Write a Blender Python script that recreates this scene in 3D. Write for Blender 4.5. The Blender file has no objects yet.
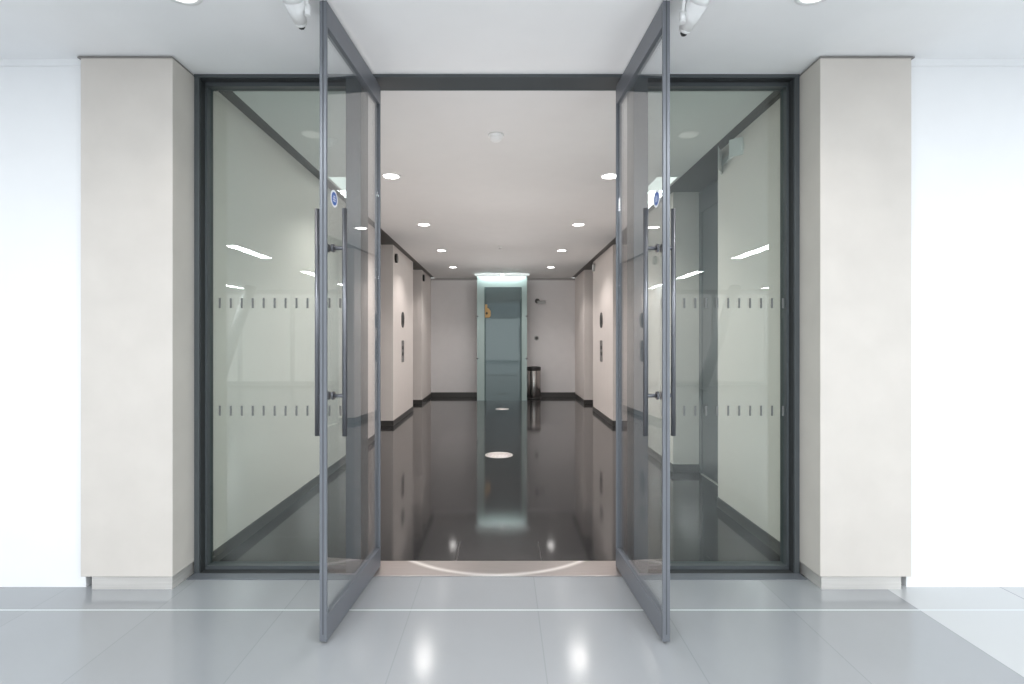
import bpy, bmesh, math, random
from mathutils import Vector, Matrix
random.seed(4)
PI = math.pi
scene = bpy.context.scene
col = scene.collection

# ------------------------------------------------------------------ materials
def new_mat(name):
    m = bpy.data.materials.new(name); m.use_nodes = True
    nt = m.node_tree; nt.nodes.clear()
    out = nt.nodes.new('ShaderNodeOutputMaterial')
    return m, nt, out

def principled(name, color, rough=0.5, metal=0.0, spec=0.5, noise=0.0, nscale=6.0, bump=0.0, bscale=200.0, aniso=0.0, stretch=None):
    m, nt, out = new_mat(name)
    N, L = nt.nodes, nt.links
    p = N.new('ShaderNodeBsdfPrincipled')
    p.inputs['Base Color'].default_value = (*color, 1)
    p.inputs['Roughness'].default_value = rough
    p.inputs['Metallic'].default_value = metal
    p.inputs['Specular IOR Level'].default_value = spec
    p.inputs['Anisotropic'].default_value = aniso
    L.new(p.outputs[0], out.inputs[0])
    tc = N.new('ShaderNodeTexCoord')
    src = tc.outputs['Object']
    if stretch:
        mp = N.new('ShaderNodeMapping'); mp.inputs['Scale'].default_value = stretch
        L.new(src, mp.inputs[0]); src = mp.outputs[0]
    if noise > 0:
        n = N.new('ShaderNodeTexNoise'); n.inputs['Scale'].default_value = nscale; n.inputs['Detail'].default_value = 5
        L.new(src, n.inputs['Vector'])
        r = N.new('ShaderNodeMapRange')
        r.inputs['From Min'].default_value = 0.3; r.inputs['From Max'].default_value = 0.7
        r.inputs['To Min'].default_value = 1 - noise; r.inputs['To Max'].default_value = 1 + noise
        L.new(n.outputs['Fac'], r.inputs['Value'])
        mx = N.new('ShaderNodeVectorMath'); mx.operation = 'SCALE'
        mx.inputs[0].default_value = color
        L.new(r.outputs[0], mx.inputs['Scale'])
        L.new(mx.outputs[0], p.inputs['Base Color'])
    if bump > 0:
        n2 = N.new('ShaderNodeTexNoise'); n2.inputs['Scale'].default_value = bscale; n2.inputs['Detail'].default_value = 3
        L.new(src, n2.inputs['Vector'])
        b = N.new('ShaderNodeBump'); b.inputs['Strength'].default_value = bump; b.inputs['Distance'].default_value = 0.002
        L.new(n2.outputs['Fac'], b.inputs['Height']); L.new(b.outputs[0], p.inputs['Normal'])
    return m

def emissive(name, color, strength):
    m, nt, out = new_mat(name)
    e = nt.nodes.new('ShaderNodeEmission')
    e.inputs[0].default_value = (*color, 1); e.inputs[1].default_value = strength
    nt.links.new(e.outputs[0], out.inputs[0])
    return m

def glass(name, tint, f0=0.04, fmax=0.96, gloss=(1, 1, 1), rough=0.0):
    """clear sheet glass: straight transmission with a tint plus a Schlick mirror term"""
    m, nt, out = new_mat(name); N, L = nt.nodes, nt.links
    t = N.new('ShaderNodeBsdfTransparent'); t.inputs[0].default_value = (*tint, 1)
    g = N.new('ShaderNodeBsdfGlossy'); g.inputs['Color'].default_value = (*gloss, 1); g.inputs['Roughness'].default_value = rough
    lw = N.new('ShaderNodeLayerWeight'); lw.inputs['Blend'].default_value = 0.5
    pw = N.new('ShaderNodeMath'); pw.operation = 'POWER'; pw.inputs[1].default_value = 5
    ma = N.new('ShaderNodeMath'); ma.operation = 'MULTIPLY_ADD'; ma.inputs[1].default_value = fmax; ma.inputs[2].default_value = f0
    L.new(lw.outputs['Facing'], pw.inputs[0]); L.new(pw.outputs[0], ma.inputs[0])
    mix = N.new('ShaderNodeMixShader')
    L.new(ma.outputs[0], mix.inputs[0]); L.new(t.outputs[0], mix.inputs[1]); L.new(g.outputs[0], mix.inputs[2])
    L.new(mix.outputs[0], out.inputs[0])
    return m

def tile_floor(name, base, joint_x, joint_y, x0, sx, y0, sy, wx, wy, rough, spec, noise, pale=None, rough_var=0.0):
    """slabs in a rectangular grid; x joints at x0+k*sx, y joints at y0+k*sy"""
    m, nt, out = new_mat(name); N, L = nt.nodes, nt.links
    p = N.new('ShaderNodeBsdfPrincipled'); L.new(p.outputs[0], out.inputs[0])
    p.inputs['Specular IOR Level'].default_value = spec
    g = N.new('ShaderNodeNewGeometry'); s = N.new('ShaderNodeSeparateXYZ'); L.new(g.outputs['Position'], s.inputs[0])
    def math_(op, a, b=None, c=None):
        n = N.new('ShaderNodeMath'); n.operation = op
        for i, v in enumerate((a, b, c)):
            if v is None: continue
            if isinstance(v, (int, float)): n.inputs[i].default_value = v
            else: L.new(v, n.inputs[i])
        return n.outputs[0]
    def line(v, o, step, w):
        q = math_('DIVIDE', math_('SUBTRACT', v, o), step)
        d = math_('ABSOLUTE', math_('SUBTRACT', q, math_('ROUND', q)))
        return math_('LESS_THAN', d, w / 2 / step), math_('FLOOR', q)
    lx, ix = line(s.outputs[0], x0, sx, wx)
    ly, iy = line(s.outputs[1], y0, sy, wy)
    cv = N.new('ShaderNodeCombineXYZ'); L.new(ix, cv.inputs[0]); L.new(iy, cv.inputs[1])
    wn = N.new('ShaderNodeTexWhiteNoise'); wn.noise_dimensions = '2D'; L.new(cv.outputs[0], wn.inputs['Vector'])
    nz = N.new('ShaderNodeTexNoise'); nz.inputs['Scale'].default_value = 3.0; nz.inputs['Detail'].default_value = 6
    L.new(g.outputs['Position'], nz.inputs['Vector'])
    v = math_('ADD', math_('MULTIPLY', math_('SUBTRACT', wn.outputs['Value'], 0.5), noise), math_('MULTIPLY', math_('SUBTRACT', nz.outputs['Fac'], 0.5), noise))
    v = math_('ADD', v, 1.0)
    sc = N.new('ShaderNodeVectorMath'); sc.operation = 'SCALE'; sc.inputs[0].default_value = base
    L.new(v, sc.inputs['Scale']); c = sc.outputs[0]
    def mixc(fac, a, rgb):
        n = N.new('ShaderNodeMix'); n.data_type = 'RGBA'
        L.new(fac, n.inputs['Factor']); L.new(a, n.inputs['A']); n.inputs['B'].default_value = (*rgb, 1)
        return n.outputs['Result']
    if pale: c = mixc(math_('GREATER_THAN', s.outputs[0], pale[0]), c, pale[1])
    c = mixc(lx, c, joint_x); c = mixc(ly, c, joint_y)
    L.new(c, p.inputs['Base Color'])
    if rough_var:
        L.new(math_('MULTIPLY_ADD', nz.outputs['Fac'], rough_var, rough - rough_var / 2), p.inputs['Roughness'])
    else:
        p.inputs['Roughness'].default_value = rough
    return m

def threshold_mat(name):
    """brushed steel plate with a bright arc of reflected light painted into its colour"""
    m, nt, out = new_mat(name); N, L = nt.nodes, nt.links
    p = N.new('ShaderNodeBsdfPrincipled'); L.new(p.outputs[0], out.inputs[0])
    p.inputs['Metallic'].default_value = 0.85; p.inputs['Roughness'].default_value = 0.32
    g = N.new('ShaderNodeNewGeometry')
    mp = N.new('ShaderNodeMapping'); mp.inputs['Scale'].default_value = (2, 160, 1); L.new(g.outputs['Position'], mp.inputs[0])
    nz = N.new('ShaderNodeTexNoise'); nz.inputs['Scale'].default_value = 3; nz.inputs['Detail'].default_value = 4; L.new(mp.outputs[0], nz.inputs['Vector'])
    cr = N.new('ShaderNodeValToRGB'); cr.color_ramp.elements[0].color = (.36, .325, .315, 1); cr.color_ramp.elements[1].color = (.60, .55, .53, 1)
    L.new(nz.outputs['Fac'], cr.inputs[0]); c = cr.outputs[0]
    for (cx, cy, r) in ((-0.035, 3.559, 0.748),):  # arc of the painted highlight, blended into the base colour
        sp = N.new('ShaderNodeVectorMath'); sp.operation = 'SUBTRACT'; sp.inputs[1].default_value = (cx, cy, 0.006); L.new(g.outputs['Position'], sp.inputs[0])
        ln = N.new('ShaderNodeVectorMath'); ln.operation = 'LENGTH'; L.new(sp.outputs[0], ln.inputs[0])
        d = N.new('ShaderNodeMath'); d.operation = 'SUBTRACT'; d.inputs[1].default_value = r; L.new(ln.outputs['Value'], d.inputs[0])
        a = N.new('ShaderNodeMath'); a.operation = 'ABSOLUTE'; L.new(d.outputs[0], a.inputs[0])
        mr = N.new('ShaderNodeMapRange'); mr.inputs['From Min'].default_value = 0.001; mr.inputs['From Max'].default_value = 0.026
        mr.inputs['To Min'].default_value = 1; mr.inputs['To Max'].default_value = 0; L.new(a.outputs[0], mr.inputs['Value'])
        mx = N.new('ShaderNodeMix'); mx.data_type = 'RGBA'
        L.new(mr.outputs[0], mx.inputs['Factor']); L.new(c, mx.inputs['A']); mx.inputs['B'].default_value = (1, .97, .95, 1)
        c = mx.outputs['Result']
    L.new(c, p.inputs['Base Color'])
    return m

M = {}
M['white_wall'] = principled('white_wall', (.82, .835, .85), .6, noise=.01)
M['ceiling'] = principled('ceiling_paint', (.88, .89, .90), .75, noise=.01)
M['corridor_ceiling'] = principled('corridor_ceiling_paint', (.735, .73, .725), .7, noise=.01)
M['corridor_wall'] = principled('corridor_wall_paint', (.76, .70, .665), .45, noise=.015)
M['side_wall'] = principled('pale_wall_paint', (.76, .745, .70), .45, noise=.015)
M['back_wall'] = principled('back_wall_paint', (.72, .705, .71), .55, noise=.015)
M['pillar'] = principled('pillar_stone', (.60, .567, .528), .55, noise=.035, nscale=5, bump=.05, bscale=90)
M['pillar_gap_shade'] = principled('pillar_gap_shade', (.25, .24, .23), .6)
M['steel'] = principled('satin_steel', (.74, .72, .69), .35, metal=.6, noise=.06, nscale=4, stretch=(1, 1, 40))
M['steel_lift'] = principled('lift_door_steel', (.20, .215, .23), .3, metal=.9, noise=.05, nscale=4, stretch=(30, 30, 1))
M['bright_steel'] = principled('bright_steel', (.55, .56, .58), .22, metal=1)
M['bin_steel'] = principled('bin_steel', (.5, .48, .47), .26, metal=1)
M['frame'] = principled('door_frame_grey', (.085, .097, .104), .38, metal=.2, noise=.03)
M['frame_gap'] = principled('frame_shadow_gap', (.026, .029, .031), .6)
M['leaf'] = principled('door_leaf_grey', (.155, .168, .19), .36, metal=.25, noise=.03)
M['leaf_seal'] = principled('door_edge_seal', (.07, .075, .085), .6)
M['handle'] = principled('handle_steel', (.22, .225, .245), .35, metal=.9)
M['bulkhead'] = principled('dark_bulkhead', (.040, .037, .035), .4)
M['skirting'] = principled('dark_skirting', (.060, .057, .054), .3)
M['gap_shade'] = principled('ceiling_gap_shade', (.36, .35, .345), .6)
M['leaf_glass'] = glass('clear_leaf_glass', (.955, .965, .97), f0=.055)
M['side_glass'] = glass('green_side_glass', (.80, .862, .84), f0=.055)
M['dash'] = principled('grey_dash_film', (.14, .148, .145), .6)
M['plastic_white'] = principled('white_plastic', (.82, .83, .83), .4)
M['plastic_grey'] = principled('grey_plastic', (.42, .43, .43), .4)
M['black'] = principled('black_plastic', (.02, .02, .02), .35)
M['dark_grey'] = principled('dark_grey_plastic', (.09, .088, .085), .4)
M['lamp_dim'] = emissive('lobby_downlight_glow', (1, .98, .96), 1.8)
M['lamp'] = emissive('downlight_glow', (1, .97, .94), 14)
M['panel'] = emissive('panel_glow', (1, .99, .97), 1.5)
M['strip'] = emissive('strip_light_glow', (.93, 1, .98), .9)
M['blue'] = principled('blue_sticker', (.05, .13, .42), .5)
M['white_sticker'] = principled('white_sticker', (.85, .87, .9), .5)
M['amber'] = principled('amber_plastic', (.42, .27, .11), .5)
M['teal_edge'] = principled('teal_frosted_glass', (.30, .38, .37), .15, spec=.5)
M['teal_line'] = principled('teal_dark_edge', (.05, .085, .085), .3)
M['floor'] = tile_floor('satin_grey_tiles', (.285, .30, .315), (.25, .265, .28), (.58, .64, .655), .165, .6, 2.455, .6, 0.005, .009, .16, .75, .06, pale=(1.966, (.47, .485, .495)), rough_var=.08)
M['black_floor'] = tile_floor('polished_black_tiles', (.032, .031, .032), (.065, .062, .062), (.06, .058, .058), -.27, .492, 3.885, .984, .006, .006, .08, .5, .3)
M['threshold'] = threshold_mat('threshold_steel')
# teal pane: back-painted glass, dark body with a tinted mirror
def teal_pane(name):
    m, nt, out = new_mat(name); N, L = nt.nodes, nt.links
    d = N.new('ShaderNodeBsdfDiffuse'); d.inputs[0].default_value = (.065, .088, .092, 1)
    g = N.new('ShaderNodeBsdfGlossy'); g.inputs['Color'].default_value = (.60, .71, .72, 1); g.inputs['Roughness'].default_value = .03
    mix = N.new('ShaderNodeMixShader'); mix.inputs[0].default_value = .14
    L.new(d.outputs[0], mix.inputs[1]); L.new(g.outputs[0], mix.inputs[2]); L.new(mix.outputs[0], out.inputs[0])
    return m
M['teal'] = teal_pane('teal_glass')

# ------------------------------------------------------------------ mesh helpers
class MB:
    def __init__(self): self.bm = bmesh.new()
    def box(self, x0, x1, y0, y1, z0, z1):
        v = [self.bm.verts.new((x, y, z)) for x in (x0, x1) for y in (y0, y1) for z in (z0, z1)]
        for f in ((0, 1, 3, 2), (4, 6, 7, 5), (0, 4, 5, 1), (2, 3, 7, 6), (0, 2, 6, 4), (1, 5, 7, 3)):
            self.bm.faces.new([v[i] for i in f])
        return self
    def obox(self, o, u, w, ur, wr, zr):
        """box in an oriented plan frame: origin o, unit axes u and w"""
        v = []
        for a in ur:
            for b in wr:
                for z in zr:
                    p = o + u * a + w * b; v.append(self.bm.verts.new((p.x, p.y, z)))
        for f in ((0, 1, 3, 2), (4, 6, 7, 5), (0, 4, 5, 1), (2, 3, 7, 6), (0, 2, 6, 4), (1, 5, 7, 3)):
            self.bm.faces.new([v[i] for i in f])
        return self
    def tube(self, p, q, r0, r1=None, n=20, caps=True):
        r1 = r0 if r1 is None else r1
        p, q = Vector(p), Vector(q); d = (q - p).normalized()
        a = d.orthogonal().normalized(); b = d.cross(a)
        A, B = [], []
        for i in range(n):
            t = 2 * PI * i / n; e = a * math.cos(t) + b * math.sin(t)
            A.append(self.bm.verts.new(p + e * r0)); B.append(self.bm.verts.new(q + e * r1))
        for i in range(n):
            f = self.bm.faces.new((A[i], A[(i + 1) % n], B[(i + 1) % n], B[i])); f.smooth = True
        if caps:
            self.bm.faces.new(A[::-1]); self.bm.faces.new(B)
        return self
    def lathe(self, c, prof, n=32, close=False):
        """prof: list of (r, z) about a vertical axis at c"""
        rings = []
        for r, z in prof:
            if r < 1e-6: rings.append([self.bm.verts.new((c[0], c[1], c[2] + z))])
            else: rings.append([self.bm.verts.new((c[0] + r * math.cos(2 * PI * i / n), c[1] + r * math.sin(2 * PI * i / n), c[2] + z)) for i in range(n)])
        pairs = list(zip(rings, rings[1:]))
        if close: pairs.append((rings[-1], rings[0]))
        for A, B in pairs:
            for i in range(n):
                j = (i + 1) % n
                q = [A[i % len(A)], A[j % len(A)], B[j % len(B)], B[i % len(B)]]
                u = []
                for x in q:
                    if x not in u: u.append(x)
                if len(u) > 2:
                    f = self.bm.faces.new(u); f.smooth = True
        return self
    def prism(self, pts, z0, z1):
        A = [self.bm.verts.new((x, y, z0)) for x, y in pts]; B = [self.bm.verts.new((x, y, z1)) for x, y in pts]
        n = len(pts)
        for i in range(n): self.bm.faces.new((A[i], A[(i + 1) % n], B[(i + 1) % n], B[i]))
        self.bm.faces.new(A[::-1]); self.bm.faces.new(B)
        return self
    def build(self, name, mat, parent=None, bevel=0.0):
        bm = self.bm
        bmesh.ops.recalc_face_normals(bm, faces=bm.faces)
        if parent is not None:
            bmesh.ops.translate(bm, verts=bm.verts, vec=-world_loc(parent))
        me = bpy.data.meshes.new(name); bm.to_mesh(me); bm.free()
        o = bpy.data.objects.new(name, me); col.objects.link(o)
        me.materials.append(mat)
        if parent is not None: o.parent = parent
        if bevel > 0:
            b = o.modifiers.new('bevel', 'BEVEL'); b.width = bevel; b.segments = 2; b.limit_method = 'ANGLE'
        return o

def world_loc(o):
    v = Vector((0, 0, 0))
    while o is not None:
        v = v + o.location; o = o.parent
    return v

def thing(name, label, cat, loc=(0, 0, 0), group=None):
    o = bpy.data.objects.new(name, None); col.objects.link(o)
    o.location = loc; o.empty_display_size = .1
    o['label'] = label; o['category'] = cat; o['kind'] = 'thing'
    if group: o['group'] = group
    return o
def tag(o, label, cat, group=None):
    o['label'] = label; o['category'] = cat; o['kind'] = 'thing'
    if group: o['group'] = group
    return o
def struct(o):
    o['kind'] = 'structure'; return o
def copy_tree(o, parent=None):
    c = o.copy(); col.objects.link(c); c.parent = parent
    for ch in list(o.children): copy_tree(ch, c)
    return c

# ------------------------------------------------------------------ dimensions (metres; the viewer stands at the origin)
FC, CC = 2.725, 2.705           # lobby and corridor ceilings
FR0, FR1 = 2.834, 2.985         # front and back of the metal door frame
GY = 2.915                      # plane of the side glazing
PL = (-2.153, -1.684); PR = (1.617, 2.082)
ML = (-.856, -.774); MR = (.712, .789)
CW = 1.645                      # corridor half width
CE = 1.555                      # edge of the corridor ceiling; beyond it a dark slot
AL = .27                        # depth of the lift alcoves
BY = 11.86                      # back wall
LX, LY0 = 9.0, -9.0             # lobby behind the viewer

# ------------------------------------------------------------------ setting
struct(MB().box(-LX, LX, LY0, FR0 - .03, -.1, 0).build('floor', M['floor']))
struct(MB().box(-2.4, 2.4, FR0 - .03, BY + .1, -.1, 0).build('floor', M['black_floor']))
struct(MB().box(-LX, LX, LY0, FR1, FC, FC + .1).build('ceiling', M['ceiling']))
struct(MB().box(-CE, CE, FR1, BY + .1, CC, CC + .12).build('ceiling', M['corridor_ceiling']))
WY = 2.685
struct(MB().box(-LX, PL[0], WY, WY + .25, 0, FC).build('wall_front_left', M['white_wall']))
struct(MB().box(PR[1], LX, WY, WY + .25, 0, FC).build('wall_front_right', M['white_wall']))
struct(MB().box(-LX, PL[0] - .0, WY - .006, WY, 2.688, FC).build('trim_1', M['white_wall']))
struct(MB().box(PR[1] + .0, LX, WY - .006, WY, 2.688, FC).build('trim_2', M['white_wall']))
struct(MB().box(-LX - .1, -LX, LY0, WY + .25, 0, FC).build('wall_left', M['white_wall']))
struct(MB().box(LX, LX + .1, LY0, WY + .25, 0, FC).build('wall_right', M['white_wall']))

# corridor walls with recessed lift alcoves: plan polylines, x given for the right-hand side
def wall_path(gaps):
    pts = [(CW, FR1 - .05)]
    for a, b in gaps: pts += [(CW, a), (CW + AL, a), (CW + AL, b), (CW, b)]
    pts.append((CW, BY))
    return pts
gaps_r = [(3.98, 5.03), (6.75, 7.78), (9.50, 10.53)]
gaps_l = [(6.75, 7.78), (9.50, 10.53)]
def skirting(pts, s, z1, name):
    m = MB(); t = .007
    for (x0, y0), (x1, y1) in zip(pts, pts[1:]):
        ax, bx = sorted((x0, x1)); ay, by = sorted((y0, y1))
        if abs(x0 - x1) < 1e-6:
            if x0 > CW + .01: continue                      # the lift doors have no skirting
            X = sorted((s * (x0 - t), s * (x0 + .002))); m.box(X[0], X[1], ay - .0065, by + .0065, 0, z1)
        else:
            d = t if y0 == min(p[1] for p in pts) else 0
            near = (x1 > x0)                                 # going into the alcove: wall end faces +Y
            Y = (y0 - .002, y0 + t) if near else (y0 - t, y0 + .002)
            X = sorted((s * (CW - t), s * bx)); m.box(X[0], X[1], Y[0], Y[1], 0, z1)
    return struct(m.build(name, M['skirting']))
for s, gaps, side in ((-1, gaps_l, 'left'), (1, gaps_r, 'right')):
    path = wall_path(gaps)
    pts = [(s * x, y) for x, y in path] + [(s * 2.3, BY), (s * 2.3, FR1 - .05)]
    struct(MB().prism(pts, 0, 2.712).build('wall_corridor_' + side, M['corridor_wall' if s > 0 else 'corridor_wall']))
    skirting(path, s, .078, 'baseboard_' + side)
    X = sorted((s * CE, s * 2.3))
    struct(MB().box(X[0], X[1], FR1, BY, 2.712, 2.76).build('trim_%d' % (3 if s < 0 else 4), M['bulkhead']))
nd = 0
for s, gaps in ((-1, gaps_l), (1, gaps_r)):
    for a, b in gaps:
        nd += 1
        d = struct(bpy.data.objects.new('door_%d' % nd, None)); col.objects.link(d); d.location = (s * (CW + AL), (a + b) / 2, 0)
        X = sorted((s * (CW + AL - .012), s * (CW + AL + .0)))
        Xf = sorted((s * (CW + AL - .02), s * (CW + AL + .0)))
        mid = (a + b) / 2
        MB().box(*X, a + .07, mid - .002, .005, 2.5).build('door_panel', M['steel_lift'], d)
        MB().box(*X, mid + .002, b - .07, .005, 2.5).build('door_panel', M['steel_lift'], d)
        MB().box(*Xf, a, a + .068, 0, 2.7).box(*Xf, b - .068, b, 0, 2.7).box(*Xf, a + .068, b - .068, 2.502, 2.7).build('door_frame', M['steel_lift'], d)
        Xs = sorted((s * (CW + AL - .03), s * (CW + AL - .012)))
        MB().box(*Xs, a + .068, b - .068, 0, .006).build('sill', M['steel'], d)
struct(MB().box(-2.3, 2.3, BY, BY + .1, 0, CC).build('wall_back', M['back_wall']))
struct(MB().box(-CW, -.56, BY - .007, BY, 0, .10).box(.52, CW, BY - .007, BY, 0, .10).build('baseboard_back', M['skirting']))
struct(MB().box(-CW, CW, BY - .004, BY, 2.655, CC).build('trim_5', M['gap_shade']))  # shade of the gap below the ceiling, painted as a grey strip

# the lobby's glazed facade, behind the viewer (seen only as reflections in the glass)
f = struct(bpy.data.objects.new('window_3', None)); col.objects.link(f); f.location = (0, LY0, 0)
m = MB()
for i in range(13):
    x = -LX + i * 1.5
    if abs(x) > .5: m.box(x - .04, x + .04, LY0 - .06, LY0 + .06, 0, FC)
m.box(-LX, LX, LY0 - .05, LY0 + .05, 0, .12).box(-LX, LX, LY0 - .05, LY0 + .05, 2.6, FC)
m.build('window_frame', M['plastic_white'], f)
m = MB()
for x in (-7.5, -4.3, 3.3, 5.2, 7.1):
    m.tube((x, LY0 + 1.2, 0), (x + .9, LY0 + 1.2, FC), .14, .14)
struct(m.build('trim_6', M['plastic_white']))

# ------------------------------------------------------------------ metal door frame and side glazing
m = MB()
m.box(PL[1], PR[0], FR0, FR1, 2.708, FC)
struct(m.build('trim_7', M['frame']))
m = MB()
for x0, x1 in (ML, MR): pass
for i, (J, G0, G1, Mx) in enumerate((((PL[1], PL[1] + .027), PL[1] + .027, ML[0], ML), ((PR[0] - .027, PR[0]), MR[1], PR[0] - .027, MR))):
    w = struct(bpy.data.objects.new('window_%d' % (i + 1), None)); col.objects.link(w); w.location = ((G0 + G1) / 2, GY, 0)
    fr = MB()
    fr.box(J[0], J[1], FR0, FR1, 0, 2.708)
    fr.box(Mx[0], Mx[1], FR0, FR1, 0, 2.708)
    fr.build('window_frame', M['frame'], w, .002)
    bd = MB(); b = .016
    bd.box(G0, G0 + b, GY - .03, GY + .03, .018, 2.69).box(G1 - b, G1, GY - .03, GY + .03, .018, 2.69)
    bd.box(G0, G1, GY - .03, GY + .03, 2.684, 2.708).box(G0, G1, GY - .03, GY + .03, 0, .022)
    bd.build('glazing_bead', M['frame'], w)
    gg = MB(); gg.box(G0, G0 + .004, FR0 + .012, GY - .031, .0, 2.708).box(G1 - .004, G1, FR0 + .012, GY - .031, 0, 2.708).box(G0, G1, FR0 + .012, GY - .031, 2.704, 2.708).box(G0, G1, FR0 + .004, GY - .031, 0, .003)
    gg.build('shadow_gap', M['frame_gap'], w)
    gp = MB().box(G0 + .002, G1 - .002, GY - .006, GY + .006, .02, 2.69)
    gp.build('glass_pane', M['side_glass'], w)
    for z in (1.482, .880):
        k = MB(); n = 13
        start, step = (-1.584, .0613) if i == 0 else (1.566, -.0613)
        for q in range(12):
            x = start + q * step
            if G0 + .02 < x < G1 - .02: k.box(x - .0055, x + .0055, GY - .0075, GY - .0062, z - .028, z + .028)
        k.build('dash_row', M['dash'], w)
    # metal strip let into the floor in front of the glazing
    a, c = (PL[1], ML[1]) if i == 0 else (MR[0], PR[0])
    struct(MB().box(a, c, 2.765, FR0, 0, .004).build('trim_%d' % (8 + i), M['leaf']))

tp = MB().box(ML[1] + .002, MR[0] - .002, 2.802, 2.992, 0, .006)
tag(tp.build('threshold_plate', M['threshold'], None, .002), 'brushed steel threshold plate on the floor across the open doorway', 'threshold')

# ------------------------------------------------------------------ pillars
for (x0, x1), lab in ((PL, 'beige stone-faced pillar on a steel plinth left of the glass doors'), (PR, 'beige stone-faced pillar on a steel plinth right of the glass doors')):
    t = thing('pillar', lab, 'pillar', ((x0 + x1) / 2, 2.8, 0), 'pillars beside the glass doors')
    MB().box(x0, x1, 2.65, 2.99, .068, 2.712).build('shaft', M['pillar'], t, .003)
    a, b = (x0 + .05, x1 - .008) if x0 < 0 else (x0 + .012, x1 - .045)
    MB().box(a, b, 2.66, 2.985, 0, .068).build('plinth', M['steel'], t)
    MB().box(x0 - (.015 if x0 < 0 else 0), x1 + (.015 if x0 > 0 else 0), 2.648, 2.99, 2.712, 2.7195).build('top_shade_strip', M['pillar_gap_shade'], t)  # strip coloured dark to stand for the shadow line under the ceiling

# ------------------------------------------------------------------ open glass door leaves
def door_leaf(lead, hinge, label):
    L0, H0 = Vector((*lead, 0)), Vector((*hinge, 0))
    u = (H0 - L0).normalized(); wv = Vector((-u.y, u.x, 0)); Ln = (H0 - L0).length
    t = thing('glass_door_leaf', label, 'door', (H0.x, H0.y, 0), 'open glass door leaves')
    T = .0155; zb, zt = .012, 2.694; sw = .012
    MB().obox(L0, u, wv, (0, sw), (-T, T), (zb, zt)).build('stile', M['leaf'], t, .002)
    MB().obox(L0, u, wv, (Ln - sw, Ln), (-T, T), (zb, zt)).build('stile', M['leaf'], t, .002)
    MB().obox(L0, u, wv, (sw, Ln - sw), (-T, T), (zt - .105, zt)).build('top_rail', M['leaf'], t, .002)
    MB().obox(L0, u, wv, (sw, Ln - sw), (-T, T), (zb, zb + .105)).build('bottom_rail', M['leaf'], t, .002)
    MB().obox(L0, u, wv, (-.0015, .004), (-.002, .002), (zb + .03, zt)).build('edge_seal', M['leaf_seal'], t)
    MB().obox(L0, u, wv, (sw, Ln - sw), (-.006, .006), (zb + .105, zt - .105)).build('glass_pane', M['leaf_glass'], t)
    hu = .083
    for s in (-1, 1):
        c = L0 + u * hu + wv * (s * .061)
        h = MB().tube((c.x, c.y, .858), (c.x, c.y, 1.844), .0105).build('pull_handle', M['handle'], t)
        for z in (1.033, 1.673):
            g = L0 + u * hu + wv * (s * .0062)
            MB().tube((g.x, g.y, z), (c.x, c.y, z), .008).tube((g.x, g.y, z), (g.x + wv.x * s * .008, g.y + wv.y * s * .008, z), .018).build('bracket', M['handle'], h)
    # round fire-door sticker on both faces
    c = L0 + u * (hu + .020); c.z = 1.893
    s = -1 if lead[0] < 0 else 1                    # the face turned to the doorway
    so = MB().tube(c + wv * (s * .0055), c + wv * (s * .0064), .038, n=32).build('sticker', M['white_sticker'], t); so['label'] = 'round blue and white sticker'
    MB().tube(c + wv * (s * .0064), c + wv * (s * .0068), .029, n=32).build('disc', M['blue'], so)
    pl = MB(); o = c + wv * (s * .0070)
    for hw, z in ((.014, -.012), (.016, -.002), (.010, .008)):
        pl.obox(o, u, wv, (-hw, hw), (-.0002, .0002), (c.z + z, c.z + z + .004))
    pl.build('lettering', M['white_sticker'], so)
    return t
door_leaf((-.753, 2.175), (-.6995, 2.91), 'tall grey-framed glass door leaf standing open at the left of the doorway')
door_leaf((.684, 2.175), (.646, 2.91), 'tall grey-framed glass door leaf standing open at the right of the doorway')

# ------------------------------------------------------------------ ceiling fittings
ORD = ('first', 'second', 'third', 'fourth')
proto = thing('downlight', '', 'ceiling light', (-.973, 4.52, CC))
MB().lathe((-.973, 4.52, CC), [(.066, 0), (.085, 0), (.084, -.005), (.070, -.007), (.066, -.004)], close=True).build('trim_ring', M['plastic_white'], proto)
MB().lathe((-.973, 4.52, CC), [(0, -.004), (.066, -.004)]).build('lens', M['lamp'], proto)
first = True
def spot(x, y, z, e, c, ang=130, r=.05):
    l = bpy.data.lights.new('downlight_beam', 'SPOT'); l.energy = e; l.color = c; l.spot_size = math.radians(ang); l.spot_blend = .6; l.shadow_soft_size = r
    o = bpy.data.objects.new('downlight_beam', l); col.objects.link(o); o.location = (x, y, z)
    return o
for k, y in enumerate((4.52, 6.40, 8.23, 10.1)):
    for s, x, side in ((-1, -.973, 'left'), (1, .928, 'right')):
        o = proto if first else copy_tree(proto)
        first = False
        o.location = (x, y, CC); o['group'] = 'corridor downlights'
        o['label'] = '%s round downlight from the doorway in the %s row of the corridor ceiling' % (ORD[k], side)
        spot(x, y, CC - .02, 55, (1, .945, .91))
for x, side in ((-1.346, 'left'), (1.308, 'right')):
    o = copy_tree(proto); o.location = (x, 2.165, FC); o['group'] = 'lobby downlights'
    o['label'] = 'round downlight in the lobby ceiling cut off above the %s pillar' % side
    for ch in o.children:
        if ch.name.startswith('lens'):
            ch.data = ch.data.copy(); ch.data.materials[0] = M['lamp_dim']
    spot(x, 2.165, FC - .02, 10, (1, .96, .92), 120)

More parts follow.
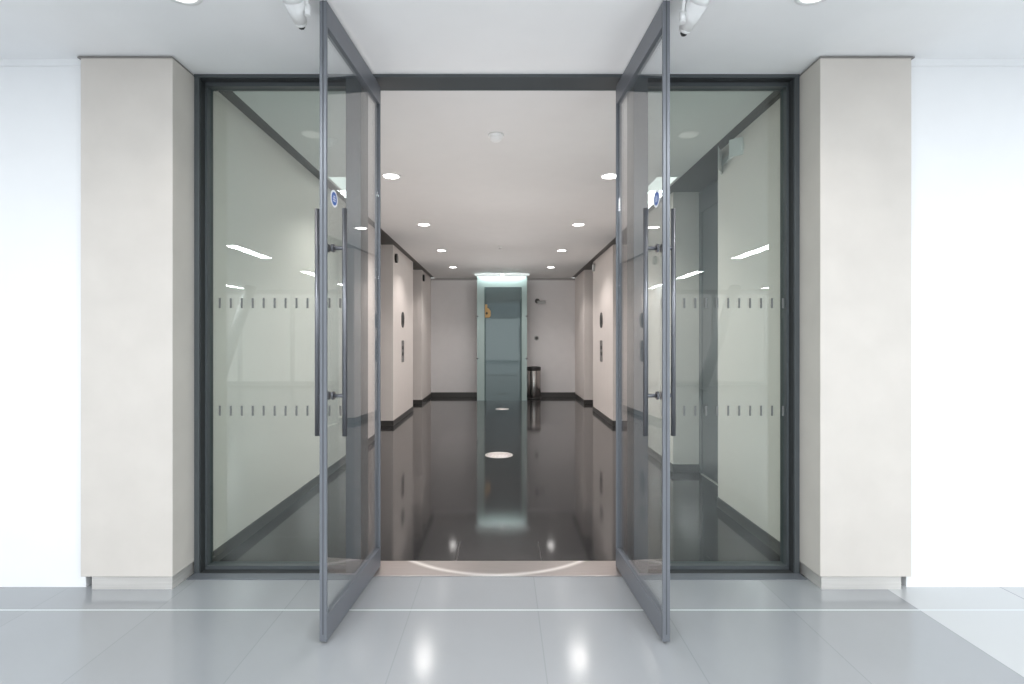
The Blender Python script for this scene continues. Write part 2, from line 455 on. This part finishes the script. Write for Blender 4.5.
for s, side in ((-1, 'left'), (1, 'right')):
    x0, x1 = sorted((s * 1.33, s * 1.535))
    t = thing('light_panel', 'white light panel in the corridor ceiling seen through the %s glass door leaf' % side, 'ceiling light', ((x0 + x1) / 2, 4.76, CC), 'ceiling light panels')
    MB().box(x0, x1, 4.52, 4.535, CC - .006, CC).box(x0, x1, 4.985, 5.00, CC - .006, CC).box(x0, x0 + .012, 4.535, 4.985, CC - .006, CC).box(x1 - .012, x1, 4.535, 4.985, CC - .006, CC).build('trim', M['plastic_white'], t)
    MB().box(x0 + .012, x1 - .012, 4.535, 4.985, CC - .004, CC).build('diffuser', M['panel'], t)

t = thing('smoke_detector', 'round white smoke detector on the corridor ceiling just inside the doorway', 'smoke detector', (-.05, 3.62, CC))
MB().lathe((-.05, 3.62, CC), [(0, 0), (.055, 0), (.055, -.012), (.050, -.016), (0, -.016)]).build('base', M['plastic_white'], t)
MB().lathe((-.05, 3.62, CC), [(.044, -.016), (.040, -.034), (.028, -.044), (0, -.046)]).build('sensor_head', M['plastic_white'], t)
t = thing('sprinkler', 'tiny white sprinkler head on the corridor ceiling between the downlight rows', 'sprinkler', (-.045, 7.9, CC))
MB().lathe((-.045, 7.9, CC), [(0, 0), (.04, 0), (.036, -.008), (.012, -.01), (.012, -.03), (0, -.03)]).build('rosette', M['plastic_white'], t)
MB().lathe((-.045, 7.9, CC), [(0, -.03), (.022, -.032), (.022, -.036), (0, -.038)]).build('deflector', M['plastic_grey'], t)

def cctv(tip, top, arm_x, label):
    tip, top = Vector(tip), Vector(top)
    t = thing('security_camera', label, 'security camera', (top.x, top.y, FC), 'cameras above the door leaves')
    d = (tip - top).normalized()
    b = MB()
    b.tube(top, top + d * .03, .036, .046).tube(top + d * .03, tip - d * .012, .046, .027).tube(tip - d * .012, tip, .027, .023)
    b.build('body', M['plastic_white'], t)
    MB().lathe(tip + Vector((0, 0, -.006)), [(0, .014), (.011, .010), (.016, 0), (.011, -.010), (0, -.014)], 24).build('lens', M['black'], t)
    a = MB()
    s = 1 if arm_x > top.x else -1
    a.tube((arm_x, top.y + .02, FC), (arm_x, top.y + .02, FC - .012), .03).tube((arm_x, top.y + .02, FC - .01), (arm_x, top.y + .05, tip.z + .03), .008)
    a.tube((arm_x, top.y + .05, tip.z + .035), top.lerp(tip, .5), .008).tube((arm_x, top.y + .05, tip.z - .005), (arm_x, top.y + .05, tip.z + .04), .013, .012)
    a.build('bracket', M['plastic_white'], t)
    return t
cctv((-.872, 2.25, 2.638), (-.868, 2.13, 2.705), -.818, 'white bullet camera under the lobby ceiling by the left open door leaf')
cctv((.783, 2.25, 2.609), (.815, 2.13, 2.695), .752, 'white bullet camera under the lobby ceiling by the right open door leaf')

# ------------------------------------------------------------------ corridor fittings on the lift piers
def rounded(y, z, hw, hh, r, n=6):
    pts = []
    for cy, cz, a0 in ((y + hw - r, z + hh - r, 0), (y - hw + r, z + hh - r, 90), (y - hw + r, z - hh + r, 180), (y + hw - r, z - hh + r, 270)):
        for i in range(n + 1):
            a = math.radians(a0 + 90 * i / n); pts.append((cy + r * math.cos(a), cz + r * math.sin(a)))
    return pts
def wall_plate(mb, s, pts, d0, d1):
    """extrude a (y, z) outline off the corridor wall on side s, from depth d0 to d1 into the corridor"""
    A = [mb.bm.verts.new((s * (CW - d0), y, z)) for y, z in pts]; B = [mb.bm.verts.new((s * (CW - d1), y, z)) for y, z in pts]
    n = len(pts)
    for i in range(n): mb.bm.faces.new((A[i], A[(i + 1) % n], B[(i + 1) % n], B[i]))
    mb.bm.faces.new(A); mb.bm.faces.new(B)
    return mb
for s, y, side in ((-1, 8.51, 'left'), (1, 8.68, 'right')):
    t = thing('lift_indicator', 'dark rounded lift indicator on the %s corridor pier above the call plate' % side, 'lift indicator', (s * CW, y, 1.6), 'lift indicators')
    wall_plate(MB(), s, rounded(y, 1.617, .10, .128, .095), -.003, .012).build('plate', M['dark_grey'], t)
    wall_plate(MB(), s, rounded(y, 1.617, .06, .075, .055), .012, .016).build('display', M['black'], t)
    t = thing('lift_call_plate', 'narrow steel lift call plate low on the %s corridor pier' % side, 'lift call plate', (s * CW, y, 1.11), 'lift call plates')
    wall_plate(MB(), s, rounded(y, 1.102, .09, .176, .02), -.003, .010).build('plate', M['bin_steel'], t)
    for z in (1.16, 1.06):
        b = MB(); b.tube((s * (CW - .01), y, z), (s * (CW - .018), y, z), .03, n=20); b.build('button', M['dark_grey'], t)
for s, y, z, mat, lab in ((-1, 7.95, 2.534, 'black', 'small dark oval sign high on the near left corridor pier'), (-1, 10.69, 2.565, 'black', 'small dark oval sign high on the far left corridor pier'), (1, 9.35, 2.59, 'plastic_grey', 'small pale grey oval sign high on the right corridor pier')):
    t = thing('lift_sign', lab, 'sign', (s * CW, y, z), 'signs high on the lift piers')
    wall_plate(MB(), s, rounded(y, z, .07, .07, .065), 0, .03).build('housing', M[mat], t)
    wall_plate(MB(), s, rounded(y, z, .055, .055, .05), .03, .034).build('face', M['dark_grey' if mat == 'black' else 'plastic_white'], t)

# folded V-shaped sign high on the right-hand wall, behind the side glazing
t = thing('projecting_sign', 'small white folded sign high on the right wall behind the side glazing', 'sign', (CW, 3.6, 2.5))
m = MB(); m.prism([(CW, 3.56), (CW - .07, 3.62), (CW - .065, 3.635), (CW, 3.58)], 2.55, 2.67); m.build('panel', M['plastic_white'], t)
m = MB(); m.prism([(CW, 3.90), (CW - .09, 3.76), (CW - .085, 3.775), (CW, 3.92)], 2.52, 2.68); m.build('panel', M['plastic_white'], t)
m = MB(); m.box(CW - .012, CW, 3.55, 3.93, 2.58, 2.62); m.build('mount', M['plastic_white'], t)

# ------------------------------------------------------------------ far end: teal glass panel with a light strip, bin, wall fittings
PY = 11.10; gx0, gx1 = -.555, .512; ix0, ix1 = -.395, .40
t = thing('glass_partition', 'tall teal glass panel with a lit strip on top at the corridor end', 'glass partition', ((gx0 + gx1) / 2, PY, 0))
for x0, x1 in ((gx0, ix0), (ix1, gx1)):
    MB().box(x0, x1, PY, PY + .02, .0, 2.655).build('side_pane', M['teal_edge'], t)
MB().box(ix0, ix1, PY, PY + .02, 2.42, 2.655).build('top_pane', M['teal_edge'], t)
MB().box(ix0 + .025, ix1 - .025, PY + .003, PY + .02, .0, 2.42).build('centre_pane', M['teal'], t)
MB().box(ix0, ix0 + .025, PY - .004, PY + .02, 0, 2.42).box(ix1 - .025, ix1, PY - .004, PY + .02, 0, 2.42).build('edge_strip', M['teal_line'], t)
MB().box(gx0 - .05, gx1 + .05, PY - .03, PY + .05, 2.672, 2.70).build('light_strip', M['strip'], t)
MB().box(-.06, .02, PY - .06, PY - .03, 2.668, 2.70).build('strip_clip', M['plastic_grey'], t)
MB().tube((-.02, PY - .045, 2.668), (-.02, PY - .045, 2.660), .014).build('lens', M['lamp'], t)
for z in (1.80, .9):
    MB().tube((gx0 - .012, PY - .012, z), (gx0 + .03, PY - .012, z), .012).build('clamp', M['bright_steel'], t)
    MB().tube((gx1 - .03, PY - .012, z), (gx1 + .012, PY - .012, z), .012).build('clamp', M['bright_steel'], t)

t = thing('amber_tag', 'small amber tag with a dark spot on the left edge of the teal glass panel', 'tag', (-.345, PY, 1.86))
m = MB(); c = Vector((-.335, PY - .006, 1.86))

pts = [(-.385, 1.77), (-.29, 1.77), (-.265, 1.81), (-.265, 1.91), (-.30, 1.96), (-.335, 1.98), (-.335, 2.05), (-.385, 2.05)]
A = [m.bm.verts.new((x, PY - .010, z)) for x, z in pts]; B = [m.bm.verts.new((x, PY - .0042, z)) for x, z in pts]
for q in range(len(pts)): m.bm.faces.new((A[q], A[(q + 1) % len(pts)], B[(q + 1) % len(pts)], B[q]))
m.bm.faces.new(A); m.bm.faces.new(B[::-1])
m.build('plate', M['amber'], t)
MB().tube(c + Vector((-.012, -.0075, 0)), c + Vector((-.012, -.0035, 0)), .026, n=20).build('spot', M['black'], t)

bx, by = .68, 11.42
t = thing('litter_bin', 'round brushed steel litter bin with a black lid by the back wall', 'litter bin', (bx, by, 0))
MB().lathe((bx, by, 0), [(0, .025), (.145, .025), (.148, .03), (.148, .625), (.145, .63), (0, .63)], 40).build('body', M['bin_steel'], t)
MB().lathe((bx, by, 0), [(0, 0), (.15, 0), (.152, .006), (.150, .03), (0, .03)], 40).build('base_ring', M['black'], t)
MB().lathe((bx, by, 0), [(.1515, .622), (.153, .63), (.153, .69), (.145, .705), (.095, .71), (.09, .66), (0, .65)], 40).build('lid', M['black'], t)

t = thing('wall_light', 'small dark bracket fitting high on the back wall beside the glass panel', 'wall fitting', (.80, BY, 2.17))
MB().tube((.78, BY, 2.18), (.78, BY - .05, 2.18), .055, n=24).build('mount', M['dark_grey'], t)
m = MB(); m.box(.78, .96, BY - .10, BY - .02, 2.115, 2.185); m.build('arm', M['plastic_grey'], t, .012)
t = thing('wall_button', 'small round grey button at hand height on the back wall', 'button', (.765, BY, 1.335))
MB().tube((.765, BY + .004, 1.335), (.765, BY - .012, 1.335), .055, n=28).build('plate', M['plastic_grey'], t)
MB().tube((.765, BY - .012, 1.335), (.765, BY - .022, 1.335), .034, n=28).build('push', M['dark_grey'], t)

for x, y, r, lab in ((-.045, 5.79, .155, 'round bright steel disc set in the black floor, nearer and larger'), (-.015, 9.7, .125, 'round bright steel disc set in the black floor before the teal glass panel')):
    t = thing('floor_disc', lab, 'floor disc', (x, y, 0), 'floor discs')
    MB().lathe((x, y, 0), [(r, 0), (r, .003), (r * .88, .004), (r * .88, 0)], 48, close=True).build('rim', M['steel'], t)
    MB().lathe((x, y, 0), [(r * .87, .0005), (r * .87, .003), (0, .003)], 48).build('plate', principled('disc_plate', (.62, .58, .57), .45, metal=.2, noise=.25, nscale=30), t)

# ------------------------------------------------------------------ lamps
def area(x, y, z, sx, sy, e, c=(1, 1, 1), rot=(0, 0, 0), name='linear_lamp'):
    l = bpy.data.lights.new(name, 'AREA'); l.shape = 'RECTANGLE'; l.size = sx; l.size_y = sy; l.energy = e; l.color = c
    o = bpy.data.objects.new(name, l); col.objects.link(o); o.location = (x, y, z); o.rotation_euler = rot
    return o
cool = (.95, .98, 1)
for x in (-7.2, -4.12, 4.08, 7.2):
    for y in (-2.65, -5.6, -7.9):
        area(x, y, FC - .01, .17, 1.25, 42, cool)
for x in (-1.5, 1.5):
    for y in (.2, -2.65, -5.6):
        area(x, y, FC - .01, .17, 1.25, 42, cool)
for x in (-4.1, 4.1):
    area(x, .6, FC - .01, .17, 1.25, 42, cool)
area((gx0 + gx1) / 2, PY - .12, 2.66, 1.0, .05, 4.5, (.93, 1, .99), rot=(math.radians(50), 0, 0), name='strip_lamp')

def fill(x, y, z, e, c, r):  # unseen point lamps added to brighten the corridor and lobby
    l = bpy.data.lights.new('fill_lamp', 'POINT'); l.energy = e; l.color = c; l.shadow_soft_size = r
    o = bpy.data.objects.new('fill_lamp', l); col.objects.link(o); o.location = (x, y, z); o.visible_glossy = False; o.visible_camera = False
for y, e in ((3.5, 28), (5.3, 27), (7.2, 25), (9.4, 29)): fill(0, y, 1.3, e, (1, .965, .945), .4)
for x in (-3.2, 3.2): fill(x, -.6, .6, 31, (1, .99, .98), .6)
fill(0, .9, .65, 31, (1, .99, .98), .5)

w = bpy.data.worlds.new('sky'); scene.world = w; w.use_nodes = True
bg = w.node_tree.nodes['Background']
bg.inputs[0].default_value = (.97, .985, 1, 1); bg.inputs[1].default_value = 1.6

# ------------------------------------------------------------------ camera and render look
cam = bpy.data.cameras.new('camera'); co = bpy.data.objects.new('camera', cam); col.objects.link(co)
co.location = (0, 0, 1.27); co.rotation_euler = (PI / 2, 0, 0)
cam.sensor_width = 36; cam.lens = 520 / 1024 * 36
cam.shift_x = 9 / 1024; cam.shift_y = -1 / 1024
cam.clip_start = .05
scene.camera = co
scene.view_settings.view_transform = 'Standard'
scene.view_settings.look = 'None'
scene.view_settings.exposure = 0
scene.cycles.use_denoising = True
scene.cycles.max_bounces = 12; scene.cycles.transparent_max_bounces = 24
scene.cycles.diffuse_bounces = 6; scene.cycles.glossy_bounces = 6
scene.cycles.caustics_reflective = False
